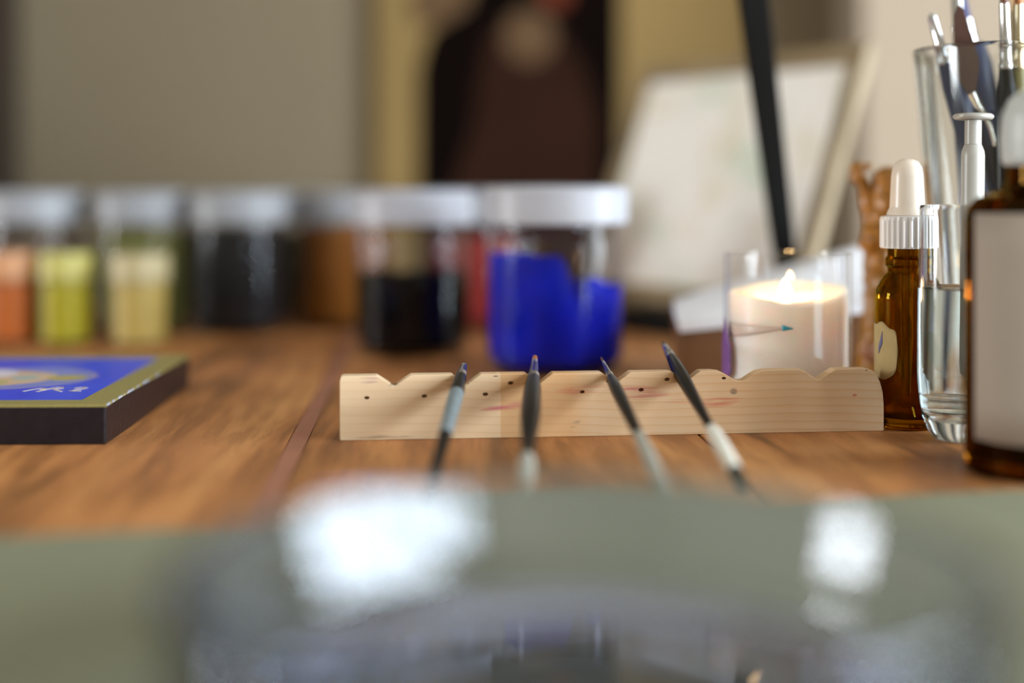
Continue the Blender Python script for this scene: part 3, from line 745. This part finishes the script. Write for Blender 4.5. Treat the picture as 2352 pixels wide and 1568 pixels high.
for (ya, yb, wdt) in ((.001, .006, .0005), (.009, .0125, .0009), (.017, .0235, .0007), (.026, .0272, .0005), (.031, .042, .0010), (.047, .050, .0006), (.056, .068, .0008), (.08, .086, .0007)):
    link('edge_chip', prism([(.0001, ya), (.0001, yb), (-wdt*.6, (ya*2+yb)/3+.001), (-wdt, (ya+yb)/2)], bt-.0007, bt+.00018, 'z'), M['chip'], panel, False)
def stroke(pts, wdt):
    bm = bmesh.new()
    for (x0_, y0_), (x1_, y1_) in zip(pts, pts[1:]):
        d_ = Vector((x1_-x0_, y1_-y0_, 0)).normalized(); n_ = Vector((-d_.y, d_.x, 0))*wdt/2
        q = [Vector((x0_, y0_, 0))-n_-d_*wdt*.3, Vector((x1_, y1_, 0))-n_+d_*wdt*.3, Vector((x1_, y1_, 0))+n_+d_*wdt*.3, Vector((x0_, y0_, 0))+n_-d_*wdt*.3]
        lo = [bm.verts.new(v+Vector((0, 0, bt))) for v in q]; hi = [bm.verts.new(v+Vector((0, 0, bt+.00012))) for v in q]
        bm.faces.new(hi); bm.faces.new(list(reversed(lo)))
        for i in range(4): bm.faces.new((lo[i], lo[(i+1) % 4], hi[(i+1) % 4], hi[i]))
    return bm
link('signature', stroke([(-.0400, .0345), (-.0375, .0400), (-.0350, .0420), (-.0335, .0410), (-.0345, .0380)], .0009), M['gold_line'], panel, False)
link('signature', stroke([(-.0345, .0335), (-.0310, .0435), (-.0285, .0450), (-.0275, .0425), (-.0300, .0395), (-.0255, .0335)], .0010), M['gold_line'], panel, False)
link('signature', stroke([(-.0225, .0420), (-.0205, .0445), (-.0185, .0435), (-.0190, .0405), (-.0225, .0350), (-.0185, .0340)], .0010), M['gold_line'], panel, False)

# ------------------------------------------------------------------ amber dropper bottle
AX, AY = .1520, .5470
amb = thing('dropper_bottle', 'small amber glass dropper bottle with white cap at the rack end', 'bottle', (AX, AY, 0))
r = .0121
link('glass_body', lathe([(0, .0012), (r*.6, .0012), (r*.86, 0), (r*.97, .0012), (r, .004), (r, .0500), (r*.97, .0528), (r*.86, .0556), (r*.72, .0578), (.0074, .0592), (.0074, .0612), (.0082, .0622), (.0082, .0645), (.0074, .0656), (.0074, .0690),
      (.0062, .0690), (.0062, .0590), (r*.78-.001, .0560), (r-.0013, .0505), (r-.0013, .0062), (r*.82, .0042), (0, .0034)], 64), M['amber_glass'], amb)
link('cap', lathe([(0, .0687), (.0100, .0687), (.0103, .0692), (.0103, .0795), (.0099, .0808), (.0080, .0812), (0, .0812)], 168, ribs=28, rib_depth=.0006, rib_z=(.0691, .0796)), M['white_plastic'], amb, angle=60)
link('rubber_bulb', lathe([(0, .0813), (.0078, .0813), (.0074, .0826), (.0066, .0842), (.0063, .0900), (.0060, .0965), (.0055, .0995), (.0042, .1018), (.0022, .1028), (0, .1030)], 48), plain('bulb_rubber', rgb(216, 200, 184), .3, var=.02, sss=.0), amb)
link('pipette', lathe([(0, .012), (.0012, .012), (.0022, .03), (.0024, .0685), (0, .0685)], 16), M['clear_glass'], amb)
aa = math.atan2(-AX, AY)
def lab(s):
    k = max(0, 1-s**14)**.5
    return (.0295-.0100*k+.0010*math.sin(9*s)*s, .0295+.0105*k-.0018*math.sin(10*s)*s)
solid(link('torn_label', cyl_patch(r, lab, aa-1.45, aa-.28, 24, 8, .0001), M['torn_label'], amb), .0002)
solid(link('ink_mark', cyl_patch(r, lambda s: (.0285+.004*s, .0312+.006*s), aa-1.0, aa-.82, 6, 3, .0003), M['blue_ink'], amb), .0002)

# ------------------------------------------------------------------ water glass with a plastic syringe standing in it
VX, VY = .1628, .5180
vg = thing('water_glass', 'slender clear glass of water with a rounded heavy base beside the amber bottle', 'glass', (VX, VY, 0))
r = .0148
out_p = [(0, 0), (.0070, 0), (.0092, .0010), (.0112, .0040), (.0129, .0085), (.0141, .0150), (.0147, .0240), (.0147, .0400), (.0143, .0620), (.0139, .0845), (.0136, .0856)]
in_p = [(.0128, .0856), (.0126, .0840), (.0128, .0564), (.0131, .0400), (.0131, .0240), (.0124, .0160), (.0108, .0110), (.0080, .0085), (0, .0080)]
link('glass_wall', lathe(out_p+in_p, 72), M['clear_glass'], vg)
wi = [(0, .0079), (.0081, .0084), (.0109, .0109), (.0125, .0159), (.0132, .0240), (.0132, .0400), (.0129, .0558), (.0124, .0553), (.0112, .0550), (0, .0550)]
link('water', lathe(wi, 72), M['water'], vg)
sy_b = Vector((VX+.0052, VY+.0030, .0092))
syr = thing('syringe', 'white plastic syringe with wide thumb flange standing in the water glass', 'syringe', sy_b)
syr.rotation_euler = (math.radians(-1.5), math.radians(1.0), 0)
M['syringe_plastic'] = plain('milky_plastic', rgb(160, 155, 146), .35, var=.02)
link('barrel', lathe([(0, 0), (.0016, 0), (.0018, .012), (.0040, .0150), (.0042, .0180), (.0042, .0945), (.0040, .0962), (.0031, .0985), (0, .0985)], 32), M['syringe_plastic'], syr)
link('plunger_rod', lathe([(0, .0986), (.0030, .0986), (.0030, .1075), (0, .1075)], 24), M['syringe_plastic'], syr)
link('thumb_flange', lathe([(0, .1076), (.0066, .1078), (.0073, .1085), (.0073, .1092), (.0066, .1098), (0, .1099)], 32), M['syringe_plastic'], syr)

# ------------------------------------------------------------------ tumbler of tools
TX, TY = .2020, .5800
tum = thing('tumbler', 'tall clear glass tumbler holding brushes and a palette knife at right', 'glass', (TX, TY, 0))
ht = .1485; rt = .0372; rb = .0245; wl = .0022
link('glass_wall', lathe([(0, 0), (rb*.9, 0), (rb, .002), (rt, ht-.0012), (rt-.0005, ht-.0002), (rt-wl*.5, ht), (rt-wl+.0004, ht-.0003), (rt-wl, ht-.0015), (rb-wl+.0008, .008), (rb*.8, .0065), (0, .006)], 96), M['tumbler_glass'], tum)
G2 = 'paintbrushes standing in the tumbler'
def in_cup(a, b, bottom_z=.0105):
    """extend the line a->b down to the bottom of the tumbler"""
    a = Vector(a); b = Vector(b); d_ = (b-a)
    return a+d_*((bottom_z-a.z)/d_.z)
def cup_brush(label, tip, through, hair, ferr, hand, tl_hair, tl_ferr, rr, flat_=1.0):
    tip = Vector(tip); tail = in_cup(tip, through); Lh = (tail-tip).length*1000
    brush('paintbrush', label, tip, tail, [
        ('bristles', hair, [(0, rr*.25), (tl_hair*.4, rr*.72), (tl_hair+.5, rr*.9)], flat_),
        ('ferrule', ferr, [(tl_hair, rr*.95), (tl_hair+tl_ferr*.62, rr*1.05), (tl_hair+tl_ferr*.64, rr*1.25), (tl_hair+tl_ferr*.68, rr*1.1), (tl_hair+tl_ferr*.9, rr*1.16), (tl_hair+tl_ferr*.92, rr*1.34), (tl_hair+tl_ferr*.97, rr*1.34), (tl_hair+tl_ferr, rr*1.2)], flat_ if flat_ == 1 else .6),
        ('handle', hand, [(tl_hair+tl_ferr-.2, rr*1.3), (tl_hair+tl_ferr+9, rr*1.75), (tl_hair+tl_ferr+30, rr*1.8), (Lh*.8, rr*1.1), (Lh-2, rr*.8), (Lh, rr*.3)])], G2)
def toward(px0, py0, d0, px1, py1, d1): return P(px0, py0, d0), P(px1, py1, d1)
a, b = toward(2139, 30, .575, 2222, 330, .582)
cup_brush('navy handled brush with slim silver ferrule leaning left in the tumbler', a, b, M['grey_paint'], M['silver'], M['navy_lacquer'], 1.5, 20, 2.0)
a, b = toward(2192, -120, .598, 2183, 120, .592)
b2 = Vector((.1915, .588, .03))
cup_brush('navy handled brush with pale teal silver ferrule behind the palette knife', a, b2, M['dark_hair'], M['silver'], M['navy_lacquer'], 12, 34, 2.3)
a, b = toward(2203, -60, .606, 2262, 240, .600)
cup_brush('wide flat brush with navy bristles behind the palette knife blade', a, b, M['blue_hair'], M['silver'], M['navy_lacquer'], 20, 11, 3.6, .35)
a, b = toward(2306, -30, .561, 2316, 330, .566)
cup_brush('black handled round brush with dark brown bristles standing at the right of the tumbler', a, b, M['brown_hair'], M['silver'], M['black_lacquer'], 6.5, 26, 2.05)
a, b = toward(2340, -20, .563, 2338, 330, .572)
cup_brush('olive handled round brush with chestnut bristles at the right end of the tumbler', a, b, M['sable_hair'], M['gold_silver'], M['olive_lacquer'], 5, 26, 2.1)
a, b = toward(2331, -40, .596, 2320, 330, .590)
cup_brush('brush with pale cream bristles between the olive and black handled brushes', a, b, M['cream_hair'], M['gold_silver'], M['grey_paint'], 12, 22, 2.2)
# palette knife: bronze blade up, cranked steel neck, dark handle down
kd = .568
kbase = in_cup(P(2262, 262, kd), P(2296, 400, kd+.004), .0110)
kn = thing('palette_knife', 'palette knife with a brown diamond blade pointing up in the tumbler', 'palette knife', kbase)
outl = [(2199, 14), (2206, 13), (2214, 22), (2232, 80), (2251, 140), (2249, 165), (2243, 212), (2222, 214), (2208, 190), (2189, 160), (2191, 100), (2193, 34)]
bm = bmesh.new()
fr_ = [bm.verts.new(P(px, py, kd+(py-120)*.00002)-kbase) for px, py in outl]
bk_ = [bm.verts.new(P(px, py, kd+(py-120)*.00002)-kbase+Vector((0, .0005, 0))) for px, py in outl]
bm.faces.new(fr_); bm.faces.new(list(reversed(bk_)))
for i in range(len(outl)): bm.faces.new((fr_[i], bk_[i], bk_[(i+1) % len(outl)], fr_[(i+1) % len(outl)]))
link('blade', bm, M['knife_steel'], kn, False, .0001)
link('neck', tube([(P(2232, 213, kd+.0005)-kbase, .0019), (P(2246, 240, kd+.001)-kbase, .0015), (P(2262, 262, kd)-kbase, .0010), (P(2275, 290, kd-.001)-kbase, .0011), (P(2285, 325, kd-.001)-kbase, .0012), (P(2288, 340, kd)-kbase, .0013)], 14), M['steel'], kn)
h0 = P(2287, 334, kd)-kbase
link('handle', tube([(h0, .0026), (h0*.9, .0034), (h0*.6, .0043), (h0*.25, .0042), (h0*.04, .0036), (Vector((0, 0, .0003)), .0018)], 18), M['black_lacquer'], kn)

# ------------------------------------------------------------------ big brown bottle in the right foreground
QX, QY = .1725, .4600
big = thing('medicine_bottle', 'large dark brown glass bottle with beige label and pale cap, cut by right edge', 'bottle', (QX, QY, 0))
r = .0250
link('glass_body', lathe([(0, .002), (r*.7, .002), (r*.9, 0), (r*.98, .0015), (r, .005), (r, .0810), (r*.97, .0850), (r*.86, .0885), (.0150, .0905), (.0118, .0930), (.0115, .0990),
      (.0100, .0990), (.0100, .0925), (r*.8, .0870), (r-.0018, .0805), (r-.0018, .0075), (r*.85, .0052), (0, .0045)], 72), M['brown_glass'], big)
link('tincture', lathe([(0, .0056), (r*.84, .0060), (r-.0024, .0085), (r-.0024, .060), (0, .060)], 56), plain('dark_tincture', rgb(24, 14, 8), .2), big)
qa = math.atan2(-QX, QY)
solid(link('paper_label', cyl_patch(r, lambda s: (.0118, .0838), qa-.98, qa+1.9, 48, 6, .0002), M['label_paper'], big), .0003)
link('cap', lathe([(0, .0992), (.0128, .0992), (.0136, .1010), (.0140, .1075), (.0134, .1150), (.0112, .1205), (.0070, .1236), (0, .1245)], 48), plain('pale_grey_cap', rgb(186, 188, 186), .4, var=.02), big)

# ------------------------------------------------------------------ glass dish on an olive grey mat in the foreground
ma = thing('work_mat', 'olive grey mat lying on the table under the glass dish', 'mat', (0, 0, 0))
link('sheet', prism([(-.30, .3375), (.26, .4500), (.26, .085), (-.30, .085)], .0003, .0010, 'z'), M['mat'], ma, False, .0002)
DX, DY, DR = .0125, .2400, .0700
dish = thing('glass_dish', 'round shallow clear glass dish with steep sides, blurred in the foreground', 'dish', (DX, DY, .0011))
Ho = .0285
link('glass_wall', lathe([(0, 0), (DR-.010, 0), (DR-.0050, .0012), (DR-.0030, .0045), (DR-.0002, Ho-.0015), (DR-.0008, Ho-.0004), (DR-.0020, Ho), (DR-.0032, Ho-.0006), (DR-.0038, Ho-.002), (DR-.0050, .0210), (DR-.0066, .0150), (DR-.0088, .0095), (DR-.0112, .0060), (DR-.0150, .0042), (DR-.020, .0034), (0, .0034)], 128), M['dish_glass'], dish)
